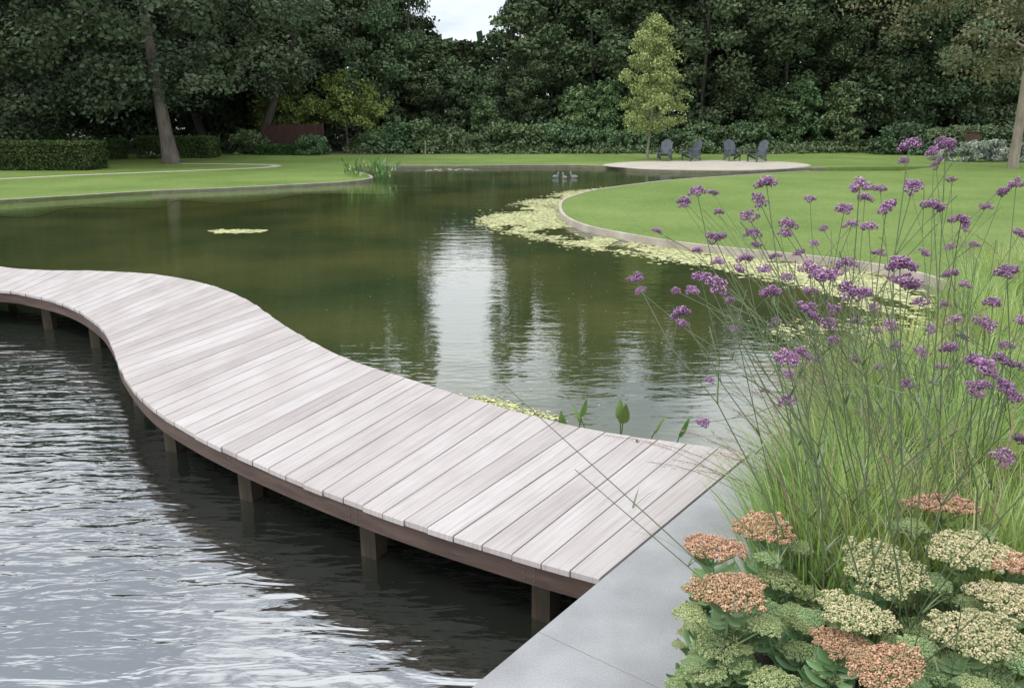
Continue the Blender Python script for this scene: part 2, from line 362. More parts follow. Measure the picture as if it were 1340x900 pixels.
me=bpy.data.meshes.new('decking'); V=[];F=[];UV=[]
gap=.0065; T=.026
for i in range(nb):
    s1=i*pitch+gap/2; s2=(i+1)*pitch-gap/2
    a=atlen(CN,s1);b=atlen(CN,s2);c=atlen(CF,s2);d=atlen(CF,s1)
    ln=(d-a).normalized()
    j1=random.uniform(-.006,.006); j2=random.uniform(-.006,.006)
    a=a+ln*j1; b=b+ln*j1; c=c+ln*j2; d=d+ln*j2
    dz=random.uniform(-.0012,.0012); ch=.0035
    cen=(a+b+c+d)/4; o=len(V)
    top=[p+(cen-p).normalized()*ch*1.4 for p in (a,b,c,d)]
    for p in top: V.append((p.x,p.y,dz))
    for p in (a,b,c,d): V.append((p.x,p.y,dz-ch))
    for p in (a,b,c,d): V.append((p.x,p.y,-T))
    F+= [[o+3,o+2,o+1,o]]
    for k in range(4):
        k2=(k+1)%4
        F.append([o+k,o+k2,o+4+k2,o+4+k]); F.append([o+4+k,o+4+k2,o+8+k2,o+8+k])
    F.append([o+8,o+9,o+10,o+11])
    ld=(d-a).length
    for _ in range(3): UV+=[(0,0),(0,pitch),(ld,pitch),(ld,0)]
me.from_pydata(V,[],F); uvl=me.uv_layers.new(name='UVMap')
for lp in me.loops: uvl.data[lp.index].uv=UV[lp.vertex_index]
me.materials.append(M_deck)
bm=bmesh.new(); bm.from_mesh(me); bmesh.ops.recalc_face_normals(bm,faces=bm.faces); bm.to_mesh(me); bm.free()
obj('decking',me,walk)
def offs(C,O,d): return [ (p+(q-p).normalized()*d) for p,q in zip(C,O)]
fn=offs(CN,CF,.014)[::4]; ff=offs(CF,CN,.014)[::4]
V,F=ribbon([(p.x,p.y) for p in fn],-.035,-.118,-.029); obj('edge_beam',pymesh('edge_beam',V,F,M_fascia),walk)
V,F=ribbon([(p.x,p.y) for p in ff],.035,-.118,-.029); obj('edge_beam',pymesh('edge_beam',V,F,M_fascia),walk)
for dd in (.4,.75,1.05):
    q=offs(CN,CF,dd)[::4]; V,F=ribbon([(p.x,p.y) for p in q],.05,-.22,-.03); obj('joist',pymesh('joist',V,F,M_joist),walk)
V=[];F=[]; box(V,F,(0,0,-.60),(.085,.085,.93)); pm=pymesh('post',V,F,M_post)
V=[];F=[]
a=[(.004*math.cos(t*math.pi/3),0,.004*math.sin(t*math.pi/3)) for t in range(6)]
V+=[(x,-.003,z) for x,_,z in a]+a; F.append(list(range(6))[::-1])
for i in range(6): F.append([i,(i+1)%6,6+(i+1)%6,6+i])
bolt=pymesh('bolt',V,F,M_steel)
s=.36; cnt=0
while s<L[-1]-.5:
    for C,O in ((CN,CF),(CF,CN)):
        p=atlen(C,s); q=atlen(O,s); t=(q-p).normalized()
        ang=math.atan2(t.y,t.x)-math.pi/2
        obj('post',pm,walk,(p.x+t.x*.17,p.y+t.y*.17,0),ang)
    if cnt<8:
        p=atlen(CN,s-.02); q=atlen(CF,s); p2=atlen(CN,s+.05); tg=(p2-p).normalized(); nrm=Vector((-tg.y,tg.x,0))
        if nrm.dot(q-p)<0: nrm=-nrm
        for dx in (-.022,.022):
            for dz in (-.024,0,.024):
                obj('bolt',bolt,walk,(p.x+nrm.x*.0135+tg.x*dx,p.y+nrm.y*.0135+tg.y*dx,-.073+dz),math.atan2(nrm.y,nrm.x)-math.pi/2)
    cnt+=1; s+=.98
# ---------------------------------------------------------------- coping
def cp(s,n): q=A+DD*s+NN*n; return (q.x,q.y)
CW=.52; SE=s0+1.42+.40
V=[];F=[]
js=[-3.3,-2.1,-.87,.34,1.55,SE]
for i in range(len(js)-1):
    a,b=js[i]+.001,js[i+1]-.001; o=len(V); c=.0025
    for (x,n) in ((a,0),(b,0),(b,CW),(a,CW)):
        mx=(a+b)/2; V.append((*cp(x+(c if x<mx else -c),n+(c if n<.2 else -c)),0.0))
    for (x,n) in ((a,0),(b,0),(b,CW),(a,CW)): V.append((*cp(x,n),-c))
    for (x,n) in ((a,0),(b,0),(b,CW),(a,CW)): V.append((*cp(x,n),-.055))
    F.append([o+3,o+2,o+1,o])
    for k in range(4):
        k2=(k+1)%4; F.append([o+k,o+k2,o+4+k2,o+4+k]); F.append([o+4+k,o+4+k2,o+8+k2,o+8+k])
me=pymesh('stone_edging',V,F,M_stone); bm=bmesh.new(); bm.from_mesh(me); bmesh.ops.recalc_face_normals(bm,faces=bm.faces); bm.to_mesh(me); bm.free()
o=obj('stone_edging',me); o['kind']='structure'
slab('retaining_wall',[cp(-3.3,.03),cp(SE-.02,.03),cp(SE-.02,CW-.02),cp(-3.3,CW-.02)],-.058,-1.09,M_soil)
slab('flower_bed',[cp(-3.4,CW+.004),cp(SE+.004,CW+.004),cp(SE+.004,.12),cp(SE+1.2,.2),cp(SE+2.4,.3),cp(8.6,CW+.1),(7.2,7.6),(12,8),(14,-2)],-.02,-1.09,M_soil)
# ---------------------------------------------------------------- water
mid=[((a+b)/2) for a,b in zip(CN,CF)][::10]
mid=[(p.x,p.y) for p in mid]
e0=cp(s0+.75,.2)
sheet('water',[cp(-3.3,.2),e0]+mid[1:]+[(-30,7.8),(-30,-8),(-2,-8)],WZ,M_pool)
sheet('water',[e0]+mid[1:]+[(-30,7.8),(-80,16),(-80,60),(60,60),(30,6),(6,5),cp(8,.3)],WZ,M_pond)
def shelf(pts,width,side):
    V=[];F=[];S=[]; K=6; n=len(pts)
    for i,p in enumerate(pts):
        a=Vector(pts[max(0,i-1)]); b=Vector(pts[min(n-1,i+1)]); d=(b-a).normalized(); nn=Vector((-d.y,d.x))*side
        taper=min(1,i/6,(n-1-i)/6)
        for k in range(K):
            f=k/(K-1); q=Vector(p)+nn*(f*width*(1+.25*math.sin(i*.7))); V.append((q.x,q.y,WZ+.0035)); S.append((1-f)**.9*taper)
    for i in range(n-1):
        for k in range(K-1):
            a=i*K+k; F.append([a,a+K,a+K+1,a+1])
    me=npmesh('water',V,F,M_pond,S,attr='shallow'); bm=bmesh.new(); bm.from_mesh(me)
    for f in bm.faces:
        f.normal_update()
        if f.normal.z<0: f.normal_flip()
    bm.to_mesh(me); bm.free(); o=obj('water',me); o['kind']='structure'
shelf(shore_c[:48],2.6,-1)

# ---------------------------------------------------------------- trees
def trunk_mesh(name,h,r0,lean,limbs,seed,mat,z_first,Rl,zt,seg=9,flare=1.35):
    r=random.Random(seed); paths=[]
    pts=[];rad=[]
    for i in range(9):
        t=i/8; pts.append((lean[0]*t+.12*math.sin(3*t+seed),lean[1]*t+.1*math.sin(4*t+seed*2),h*t-.3)); rad.append(r0*((1-t)**.8*.85+.06)*(flare if i==0 else 1))
    paths.append((pts,rad))
    for k in range(limbs):
        t=z_first+(0.92-z_first)*k/limbs; b=Vector((lean[0]*t,lean[1]*t,h*t-.3)); th=r.random()*6.28; R=Rl*(1-.5*t)*r.uniform(.7,1.1)
        q=[b+Vector((math.cos(th),math.sin(th),0))*R*x+Vector((0,0,1))*zt*(x**1.3)*R for x in (0,.25,.5,.75,1)]
        rr=r0*(1-t)*.45+.015
        paths.append((q,[rr,rr*.75,rr*.5,rr*.35,rr*.15]))
        for kk in range(2):
            st=q[2+kk]; th2=th+r.choice((-.8,.8)); e=[st+Vector((math.cos(th2),math.sin(th2),.35))*R*.4*x for x in (0,.5,1)]
            paths.append((e,[rr*.4,rr*.25,rr*.08]))
    V,F=tubes(paths,seg); return pymesh(name,V,F,mat,True)
def crown_mesh(name,z0,z1,R,k,n,size,seed,mat,zfine=None,**kw):
    C=crown_centers(z0,z1,R,k,seed,**kw)
    if zfine is None:
        V,F,T=leaves(C,n,size,.65,seed=seed+5); return npmesh(name,V,F,mat,T)
    lo=[c for c in C if c[2]<zfine]; hi=[c for c in C if c[2]>=zfine]
    V,F,T=join2(leaves(lo,n,size,.65,seed=seed+5),leaves(hi,max(20,n//4),size*2.0,.65,seed=seed+6))
    return npmesh(name,V,F,mat,T)
fv=[];bv=[]
for i,(z0,z1,R) in enumerate([(1.6,15.5,3.9),(2.2,16.5,3.5),(1.2,14.5,4.3),(1.8,15,3.2)]):
    tm=trunk_mesh('trunk',z1*.9,.14,(.3,-.2),7,i+3,M_barkd,.25,R*.7,.35,6)
    fv.append((tm,crown_mesh('crown',z0,z1,R,150,185,.21,i*11+2,M_forest,zfine=9,rc=(.5,1.15))))
    if i<2: bv.append((tm,crown_mesh('crown',z0,z1,R*1.12,100,70,.6,i*11+5,M_forest,rc=(.9,1.5))))
rr=random.Random(5)
pos=[]
for Y,x0,x1,st in ((48.5,-37,38,4.7),(55,-41,42,4.4)):
    x=x0
    while x<x1:
        xx=x+rr.uniform(-1.1,1.1); yy=Y+rr.uniform(-1.6,1.6)
        gapc=-2.75*yy/50
        if abs(xx-gapc)>(5.1 if Y<50 else 5.6): pos.append((xx,yy,Y>50))
        x+=st
for i,(x,y,back) in enumerate(pos):
    tm,cmh=(bv[rr.randrange(2)] if back else fv[rr.randrange(4)]); sc=rr.uniform(.85,1.1)
    sz=sc*(.86 if x>-1 and x<20 else .94)
    e=empty('broadleaf_tree',(x,y,LZ),'tall dense green broadleaf tree in the woodland edge','tree','woodland trees along the lawn',rr.random()*6.28,(sc,sc,sz))
    obj('trunk',tm,e); obj('crown',cmh,e)
for x,y,sx_,sz in ((-4.9,50,.60,.42),(-2.4,52,.58,.42),(.6,49.5,.62,.55),(-7.6,52,.62,.62),(-3.6,56,.6,.44),(-1,57,.55,.48),(2.6,53,.6,.68),(-6.0,57,.55,.55)):
    tm,cmh=fv[2]; e=empty('broadleaf_tree',(x,y,LZ),'low rounded green tree below a gap of open sky','tree','woodland trees along the lawn',rr.random()*6.28,(sx_,sx_,sz))
    obj('trunk',tm,e); obj('crown',cmh,e)
# slimmer trees either side of the gap, one with a high spreading crown
for x,y,sx_,sz,k in ((-6.9,53.5,.50,.98,1),(.55,54.5,.42,.95,3)):
    tm,cmh=fv[k]; e=empty('broadleaf_tree',(x,y,LZ),'slender tall green tree beside a gap of open sky','tree','woodland trees along the lawn',rr.random()*6.28,(sx_,sx_,sz))
    obj('trunk',tm,e); obj('crown',cmh,e)
for x,dx,zz in ((.4,-1.0,8.2),(-6.6,.9,9.2)):
    e=empty('broadleaf_tree',(x,51,LZ),'slim tree with a high crown reaching over the sky gap','tree','woodland trees along the lawn')
    obj('trunk',trunk_mesh('trunk',13,.13,(dx,0),4,int(zz*10),M_barkd,.62,1.3,.4,6),e); obj('crown',fv[1][1],e,(dx,0,zz),1.2,(.34,.34,.38))
C=[]
r=np.random.default_rng(3)
for i in range(430):
    x=r.uniform(-42,44); y=r.uniform(46,56); h=3.4+1.6*noise.noise(Vector((x*.22,y*.2,1)))*1.5
    C.append((x,y,r.uniform(0,max(1.5,h)),r.uniform(.8,1.5)))
L1=leaves(C,110,.25,.65,seed=9)
C=[]
for i in range(760):
    x=r.uniform(-50,52); top=6.2 if abs(x+3.4)<3.0 else (8.0 if abs(x+3.4)<4.2 else 12.5); C.append((x,61+r.uniform(0,2.5),r.uniform(0,top),1.7))
L2=leaves(C,46,.8,.75,seed=10)
V,F,T=join2(L1,L2)
u=obj('undergrowth',npmesh('undergrowth',V,F,M_forest,T)); tag(u,'dense green undergrowth of bushes below the woodland trees','undergrowth',kind='stuff')

bigc=[crown_mesh('crown',2.9,16.0,6.3,290,190,.20,71,M_big,zfine=9.5,rc=(.6,1.3)),crown_mesh('crown',1.5,15,5.6,260,190,.20,83,M_big,zfine=9.5,rc=(.6,1.3))]
def bigtree(x,y,lean,r0,cr,dx,dy,label,mat=M_barkd,sc=1,rot=0,h=11.5,dz=0):
    e=empty('broadleaf_tree',(x,y,LZ),label,'tree')
    obj('trunk',trunk_mesh('trunk',h,r0,lean,7,int(abs(x*10)),mat,.46,4.0,.3,12),e)
    obj('crown',bigc[cr],e,(dx,dy,dz),rot,(sc,sc,sc*.84))
bigtree(-13.6,33.1,(-.9,.3),.31,0,-1.4,.6,'large tree with leaning grey-brown trunk on the lawn',M_bark)
bigtree(-13.4,42.8,(4.8,.5),.28,1,1.0,0,'dark tree with trunk leaning over a red-brown fence',sc=.85,rot=1,dz=2.3)
bigtree(-16.9,46.5,(-3.7,.3),.28,0,-1,0,'dark leaning tree behind clipped hedges',sc=.9,rot=2)
bigtree(-21.5,34.5,(.5,.3),.30,1,0,0,'broad dark tree with foliage hanging near the ground',sc=.92,rot=3.3)
bigtree(-24.5,41.5,(.5,.3),.30,0,0,0,'broad dark tree beyond the clipped hedges',rot=4)
bigtree(-30,36,(.5,.3),.30,1,0,0,'broad dark tree at the lawn side',sc=.9,rot=5)
def simple_tree(name,x,y,z0,z1,R,k,n,size,mat,label,seed,bark=M_bark,r0=.10,**kw):
    e=empty(name,(x,y,LZ),label,'tree')
    obj('trunk',trunk_mesh('trunk',z1*.9,r0,(.1,.1),8,seed,bark,.25,R*.7,.5,8),e)
    obj('crown',crown_mesh('crown',z0,z1,R,k,n,size,seed,mat,**kw),e); return e
simple_tree('broadleaf_tree',-8.9,44.6,1.3,3.7,2.2,60,100,.15,M_lightleaf,'small light green tree behind the fence',21,rc=(.3,.6))
simple_tree('broadleaf_tree',-11.9,44.8,1.2,3.5,1.8,50,100,.15,M_lightleaf,'small yellow-green tree behind the fence',25,rc=(.3,.55))
e=empty('young_tree',(6.1,36.7,LZ),'slim young tree with bright yellow-green leaves on the lawn','tree')
obj('trunk',trunk_mesh('trunk',5.3,.075,(.05,0),14,5,M_barkl,.25,1.0,.75,8),e)
C=[];r=np.random.default_rng(12)
for i in range(230):
    h=r.random()**1.1; R=1.75*min(1,h/.3+.42)*(1-h)**.55; th=r.random()*6.28; q=r.random()**.5*R*(1+.18*math.sin(5*th+7*h))
    C.append((q*math.cos(th),q*math.sin(th),1.3+4.6*h,.2+.22*r.random()))
V,F,T=leaves(C,85,.10,.6,seed=44,droop=.8); obj('crown',npmesh('crown',V,F,M_young,T),e)
e=empty('broadleaf_tree',(18.5,30.6,LZ),'tree with pale trunk and bronze-green leafy crown on the lawn','tree')
obj('trunk',trunk_mesh('trunk',10,.20,(0,.1),6,8,M_barkl,.45,2.4,.35,12,flare=1.1),e)
C=crown_centers(3.4,13,5.6,330,31,bot=1.0,rc=(.45,.9)); V,F,T=leaves(C,95,.14,.6,seed=45,droop=.6); obj('crown',npmesh('crown',V,F,M_autumn,T),e)

# ---------------------------------------------------------------- hedges and shrubs
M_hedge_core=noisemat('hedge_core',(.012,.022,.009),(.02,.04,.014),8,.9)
def hedge(x0,x1,y,dep,h,label,seed,mat=M_hedge):
    e=empty('clipped_hedge',((x0+x1)/2,y+dep/2,LZ),label,'hedge')
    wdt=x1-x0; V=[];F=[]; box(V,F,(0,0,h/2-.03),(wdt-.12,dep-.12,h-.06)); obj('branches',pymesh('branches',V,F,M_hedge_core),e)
    r=np.random.default_rng(seed); n=int((wdt*h*2+wdt*dep+dep*h*2)*400)
    P=r.random((n,3))*np.array([wdt,dep,h])-np.array([wdt/2,dep/2,0])
    ax=r.random(n); fr=[wdt*h,wdt*dep,dep*h]; tot=sum(fr)
    for i in range(n):
        if ax[i]<fr[0]/tot: P[i,1]=-dep/2+r.normal()*.03
        elif ax[i]<(fr[0]+fr[1])/tot: P[i,2]=h+r.normal()*.03
        else: P[i,0]=(-1 if r.random()<.5 else 1)*wdt/2+r.normal()*.03
    C=np.concatenate([P,np.full((n,1),.04)],axis=1)
    V,F,T=leaves(C,2,.085,.7,seed=seed); T=np.clip(T+.1*np.repeat(np.sin(P[:,0]*3+P[:,2]*4),8),0,1)
    obj('foliage',npmesh('foliage',V,F,mat,T),e); return e
hedge(-18.3,-14.95,28.9,1.6,.93,'clipped dark green box hedge standing on the lawn',1)
hedge(-17.0,-13.7,37.5,1.3,.9,'clipped dark hedge behind the leaning tree',2)
hedge(-28,-19.2,34.5,1.3,1.15,'long clipped dark hedge at the lawn edge',3)
hedge(-19.6,-17.4,36.2,1.2,.8,'low clipped dark hedge between trees',4)
hedge(-12.6,-10.6,40.6,.9,.45,'low dark hedge before the fence',5)
def shrub_mesh(name,w,h,k,n,size,seed,mat,droop=0):
    r=np.random.default_rng(seed); C=[]
    for i in range(k):
        th=r.random()*6.28; z=r.random(); q=r.random()**.5*w/2*math.sqrt(max(.05,1-(z*.95)**2)); C.append((q*math.cos(th),q*math.sin(th),z*h*.88,w*.13*(.7+.6*r.random())))
    V,F,T=leaves(C,n,size,.5,up=.5,seed=seed,droop=droop); return npmesh(name,V,F,mat,T)
def stems_mesh(w,h,seed):
    r=random.Random(seed); paths=[]
    for i in range(9):
        th=r.random()*6.28; q=w*.35*r.random()
        paths.append(([(0,0,-.05),(q*.4*math.cos(th),q*.4*math.sin(th),h*.4),(q*math.cos(th),q*math.sin(th),h*.85)],[.03,.02,.008]))
    V,F=tubes(paths,5); return pymesh('stem',V,F,M_bark)
rh=[(stems_mesh(2.2,1.25,i),shrub_mesh('foliage',2.3,1.3,55,85,.15,60+i,M_rhodo)) for i in range(3)]
def shrub(name,x,y,pair,label,cat,group,sc=1):
    e=empty(name,(x,y,LZ),label,cat,group,rr.random()*6.28,sc); obj('stem',pair[0],e); obj('foliage',pair[1],e)
xs=[]
x=-7.2
while x<3.2: xs.append((x,42.8+rr.uniform(-.8,1.2),rr.uniform(.65,1.3))); x+=1.35
x=3.4
while x<8.0: xs.append((x,44+rr.uniform(-.8,1.0),rr.uniform(.6,1.15))); x+=1.5
x=8.2
while x<13.5: xs.append((x,43.3+rr.uniform(-.5,.8),rr.uniform(.95,1.4))); x+=1.4
x=19.5
while x<28: xs.append((x,42+rr.uniform(-.5,.8),rr.uniform(1.0,1.4))); x+=1.5
xs+=[(-9.9,40.9,.75),(-13.2,41.6,.9)]
for x,y,sc in xs: shrub('rhododendron_shrub',x,y,rh[rr.randrange(3)],'rounded evergreen rhododendron bush with leathery leaves','shrub','rhododendrons along the woodland edge',sc)
lc=[(stems_mesh(2.6,3.4,5),shrub_mesh('foliage',2.6,3.7,95,100,.17,91,M_cherry))]
for x,y,sc in ((3.6,46.2,1),(5.2,46.6,1.1),(7,46.4,.95),(17.6,45,1.05),(15.6,45.3,1.1),(-1.4,47,.8),(13.9,45.6,.9)):
    shrub('laurel_shrub',x,y,lc[0],'tall fresh green laurel bush at the woodland edge','shrub','laurels at the woodland edge',sc)
C=[]; r=np.random.default_rng(15)
for i in range(900):
    x=r.uniform(-9,30); y=r.uniform(41.6,46) if x<15 else r.uniform(42.5,46); C.append((x,y,LZ+.05+.12*(y-41.6),.28))
V,F,T=leaves(C,30,.14,.7,up=.8,seed=19); u=obj('ground_cover',npmesh('ground_cover',V,F,M_rhodo,T)); tag(u,'low leafy ivy ground cover below the bushes','ground cover',kind='stuff')
sv=(stems_mesh(1.2,.8,9),shrub_mesh('foliage',1.35,.95,40,80,.12,93,M_silver,droop=.5))
for x,y,sc in ((19.3,34.8,1),(20.5,35.1,1.05),(21.6,34.6,.95),(18.6,35.6,.8),(22.8,35,1)):
    shrub('silver_shrub',x,y,sv,'soft silver-leaved bush at the lawn border','shrub','silver-leaved bushes',sc)
e=empty('wooden_fence',(-11.0,41.9,LZ),'red-brown close-boarded wooden fence among trees','fence')
V=[];F=[]
for i in range(19): box(V,F,(-1.35+i*.15,0,.72),(.142,.022,1.42))
obj('panel',pymesh('panel',V,F,M_fence),e)
V=[];F=[]
for z in (.25,1.2): box(V,F,(0,.04,z),(2.85,.04,.08))
obj('rail',pymesh('rail',V,F,M_fence),e)
for px in (-1.46,0,1.46):
    V=[];F=[]; box(V,F,(px,.08 if px==0 else 0,.75),(.09,.09,1.5)); obj('post',pymesh('post',V,F,M_fence),e)
V=[];F=[]; box(V,F,(0,0,.55),(.42,.42,1.1)); box(V,F,(0,0,1.125),(.5,.5,.05))
o=obj('steel_planter',pymesh('steel_planter',V,F,M_rust),loc=(22.3,40.2,LZ)); tag(o,'tall square rusty steel planter before the bushes','planter')
V,F=tubes([([(0,0,-.1),(0,0,.75)],[.03,.03])],8)
o=obj('marker_post',pymesh('marker_post',V,F,M_barkl),loc=(*site(557,205,LZ),LZ)); tag(o,'slim pale marker post at the lawn edge','post')

# ---------------------------------------------------------------- lounge chairs
def chair_parts():
    P={}
    V=[];F=[]; R=Matrix.Rotation(math.radians(-12),3,'X')
    for i in range(6): box(V,F,Vector((0,-.30+i*.1,.36-.021*i)),(.52,.085,.02),R)
    P['seat']=pymesh('seat',V,F,M_chair)
    V=[];F=[]
    R=Matrix.Rotation(math.radians(-20),3,'X')
    for i in range(7):
        ln=.86-abs(i-3)**2*.014; x=(i-3)*.08
        box(V,F,Vector((x,.27,.22))+R@Vector((0,0,ln/2)),(.07,.02,ln),R)
    for z in (.2,.5): box(V,F,Vector((0,.295,.22))+R@Vector((0,0,z)),(.56,.022,.06),R)
    P['backrest']=pymesh('backrest',V,F,M_chair)
    V=[];F=[]; box(V,F,(0,0,.57),(.13,.72,.022)); box(V,F,(0,-.25,.52),(.03,.1,.08)); P['armrest']=pymesh('armrest',V,F,M_chair)
    V=[];F=[]; box(V,F,(0,0,.28),(.03,.09,.56)); P['front']=pymesh('leg',V,F,M_chair)
    V=[];F=[]; R=Matrix.Rotation(math.radians(-18),3,'X'); box(V,F,(0,.02,.20),(.03,.85,.09),R); box(V,F,(0,.33,.3),(.03,.06,.55)); P['rear']=pymesh('leg',V,F,M_chair)
    return P
CP=chair_parts()
for (u,v,rot,lab) in ((869,211,-.4,'dark slatted garden lounge chair turned aside on sand'),(903,211,-1.0,'dark slatted garden lounge chair seen from its side on sand'),(958,211,.15,'dark slatted garden lounge chair facing the water on sand'),(989,212,-1.0,'dark slatted garden lounge chair turned sideways on pale sand')):
    x,y=site(u,v,LZ)
    e=empty('lounge_chair',(x,y,LZ+.01),lab,'chair','lounge chairs on the sand terrace',rot,.86)
    obj('seat',CP['seat'],e); obj('backrest',CP['backrest'],e)
    for sx in (-.31,.31):
        obj('armrest',CP['armrest'],e,(sx,.0,0)); obj('leg',CP['front'],e,(sx*.9,-.27,0)); obj('leg',CP['rear'],e,(sx*.9,.03,0))
# ---------------------------------------------------------------- ducks
def ducks():
    pts=[(-.22,.0,.07,.012),(-.17,0,.06,.035),(-.08,0,.045,.07),(.02,0,.045,.082),(.10,0,.06,.065),(.145,0,.10,.035),(.16,0,.15,.026),(.165,0,.19,.034),(.19,0,.20,.034),(.215,0,.197,.02)]
    V,F=tubes([([p[:3] for p in pts],[p[3] for p in pts])],10)
    body=pymesh('body',V,F,M_duck,True)
    V,F=tubes([([(.205,0,.195),(.235,0,.19),(.26,0,.187)],[.016,.012,.005])],6); bk=pymesh('beak',V,F,M_beak)
    for (u,v,rot) in ((727,233,.9),(739,234,1.9),(751,233,2.3)):
        x,y=site(u,v,WZ); e=empty('duck',(x,y,WZ-.005),'small grey duck swimming on the pond','duck','ducks swimming on the pond',rot,.85)
        obj('body',body,e); obj('beak',bk,e)
ducks()
# ---------------------------------------------------------------- floating pond weed
def inpoly(x,y,P):
    c=False; j=len(P)-1
    for i in range(len(P)):
        if (P[i][1]>y)!=(P[j][1]>y) and x<(P[j][0]-P[i][0])*(y-P[i][1])/(P[j][1]-P[i][1])+P[i][0]: c=not c
        j=i
    return c
rlp=rl_c+[(7,6.2),(40,6),(60,31),(16,31)]
W=[]
def scatter(poly,count,thr,smin,smax,fs=.8,fine=0,spread=.12,jit=1):
    xs=[p[0] for p in poly]; ys=[p[1] for p in poly]; got=0;tries=0
    while got<count and tries<count*30:
        tries+=1; x=random.uniform(min(xs)-.2,max(xs)+.2); y=random.uniform(min(ys)-.2,max(ys)+.2)
        if not inpoly(x+random.gauss(0,.12*jit),y+random.gauss(0,.2*jit),poly) or inpoly(x,y,rlp): continue
        nv=noise.fractal(Vector((x*fs,y*fs*.8,3.3)),1,2,3)
        if fine: nv+=fine*noise.noise(Vector((x*3.1,y*2.4,8)))+.3*noise.noise(Vector((x*8,y*6,2)))
        if nv<thr+random.gauss(0,spread): continue
        W.append((x,y,random.uniform(smin,smax))); got+=1
R1=sp([(630,292),(645,278),(690,264),(740,252),(830,243),(748,258),(735,270),(735,285),(775,298),(820,307),(880,317),(940,325),(1000,331),(1100,343),(1180,354),(1240,368),(1285,390),(1290,425),(1230,450),(1180,430),(1110,392),(1030,368),(960,354),(900,343),(840,334),(760,322),(700,310),(660,302)],WZ)
scatter(R1,18000,-.16,.015,.042,fine=.55,spread=.17)
px,py=site(310,303,WZ)
scatter([(px+.46*math.cos(a)*(1+.18*math.sin(3*a)),py+.22*math.sin(a)*(1+.2*math.cos(2*a))) for a in [k*.2618 for k in range(24)]],520,-9,.02,.05,jit=.25)
scatter(sp([(600,517),(650,522),(720,543),(740,552),(700,545),(640,530)],WZ),420,-.1,.006,.016,3,.5,jit=.2)
scatter(sp([(1000,430),(1100,425),(1230,440),(1200,460),(1060,450)],WZ),420,-.05,.012,.03,2,.5)
scatter(sp([(560,222),(620,221),(620,223),(560,224)],WZ),60,-9,.04,.1)
scatter(sp([(430,240),(1000,330),(900,560),(420,480)],WZ),200,-9,.004,.009)
V=[];F=[];T=[]
for i,(x,y,s) in enumerate(W):
    z=WZ+.004+random.random()*.003; th=random.random()*6.28; t=random.random(); o=len(V)
    for k in range(6):
        a=th+k*math.pi/3; q=s*random.uniform(.75,1.15); V.append((x+q*math.cos(a),y+q*math.sin(a),z)); T.append(t)
    F.append([o+k for k in range(6)])
u=obj('pond_weed',npmesh('pond_weed',V,F,M_pad,T)); tag(u,'yellow-green floating leaves covering the pond surface by the lawn','pond weed',kind='stuff')

# ---------------------------------------------------------------- leaf blade helper
def blade_strips(specs,seg=5):
    V=[];F=[];T=[]
    for (b,th,Ln,lean,wd,t,dr) in specs:
        b=Vector(b); d=Vector((math.cos(th),math.sin(th),0)); sdv=Vector((-d.y,d.x,0)); o=len(V)
        p=b.copy(); ang=lean
        for i in range(seg+1):
            f=i/seg; wv=wd*(1-f**2.2)*.5+.0003
            V.append(tuple(p-sdv*wv)); V.append(tuple(p+sdv*wv)); T+= [t,t]
            ang=lean+dr*f*f
            p=p+(d*math.sin(ang)+Vector((0,0,math.cos(ang))))*(Ln/seg)
            if i<seg: F.append([o+2*i,o+2*i+1,o+2*i+3,o+2*i+2])
    return V,F,T
def clump(name,n,L0,L1,rad,lean,droop,wd,seed,mat,az=None):
    r=random.Random(seed); S=[]
    for i in range(n):
        th=r.random()*6.28; q=rad*math.sqrt(r.random()); lz=abs(r.gauss(0,lean))+.03; az_=th+r.uniform(-.5,.5)
        if az is not None: az_=az+r.gauss(0,.55); lz=abs(r.gauss(lean,.25))+.05
        S.append(((q*math.cos(th),q*math.sin(th),0),az_,r.uniform(L0,L1),lz,wd*r.uniform(.7,1.3),min(1,max(0,r.gauss(.5,.25))),r.uniform(.2,1)*droop))
    V,F,T=blade_strips(S); return npmesh(name,V,F,mat,T)
gc=[clump('blades',360,.28,.62,.11,.26,1.15,.0058,i,M_grass) for i in range(3)]
gl=[clump('blades',170,.35,.74,.08,.5,.9,.0038,i+60,M_grass,az=2.48) for i in range(2)]
sc_=[clump('blades',220,.45,.95,.08,.2,.8,.0035,i+20,M_straw) for i in range(2)]
def seedstalks(n,L0,L1,seed,lean0,az=None):
    r=random.Random(seed); V=[];F=[];T=[]
    for i in range(n):
        th=(r.random()*6.28 if az is None else az+r.gauss(0,.35)); Ln=r.uniform(L0,L1); ang0=r.uniform(*lean0); d=Vector((math.cos(th),math.sin(th),0))
        p=Vector((0,0,0)); pts=[]
        for k in range(9):
            pts.append(p.copy()); a=ang0+.9*(k/8)**2; p=p+(d*math.sin(a)+Vector((0,0,math.cos(a))))*Ln/8
        v,f=tubes([(pts,[.0014]*5+[.0012,.0011,.0009,.0007])],4); o=len(V); V+=v; F+=[[x+o for x in q] for q in f]; T+=[.4]*len(v)
        for k in range(46):
            q=pts[6]+(pts[8]-pts[6])*(k/46); s=.006; t=r.random(); dd=Vector((r.gauss(0,1),r.gauss(0,1),r.gauss(.5,1))).normalized()*.009
            e=(pts[8]-pts[6]).normalized()*s; o=len(V); V+= [tuple(q),tuple(q+dd*.5+e*.2),tuple(q+dd+e),tuple(q+dd*.5-e*.3)]; F.append([o,o+1,o+2,o+3]); T+=[t]*4
    return npmesh('seed_stalk',V,F,M_seed,T)
ss=[seedstalks(7,.5,.85,i,(.1,.55)) for i in range(2)]
ssl=[seedstalks(10,.6,.98,i+40,(.4,.9),az=math.pi*.9) for i in range(3)]
def bedp(s,n): q=A+DD*s+NN*n; return q.x,q.y
r5=random.Random(11)
gpos=[]
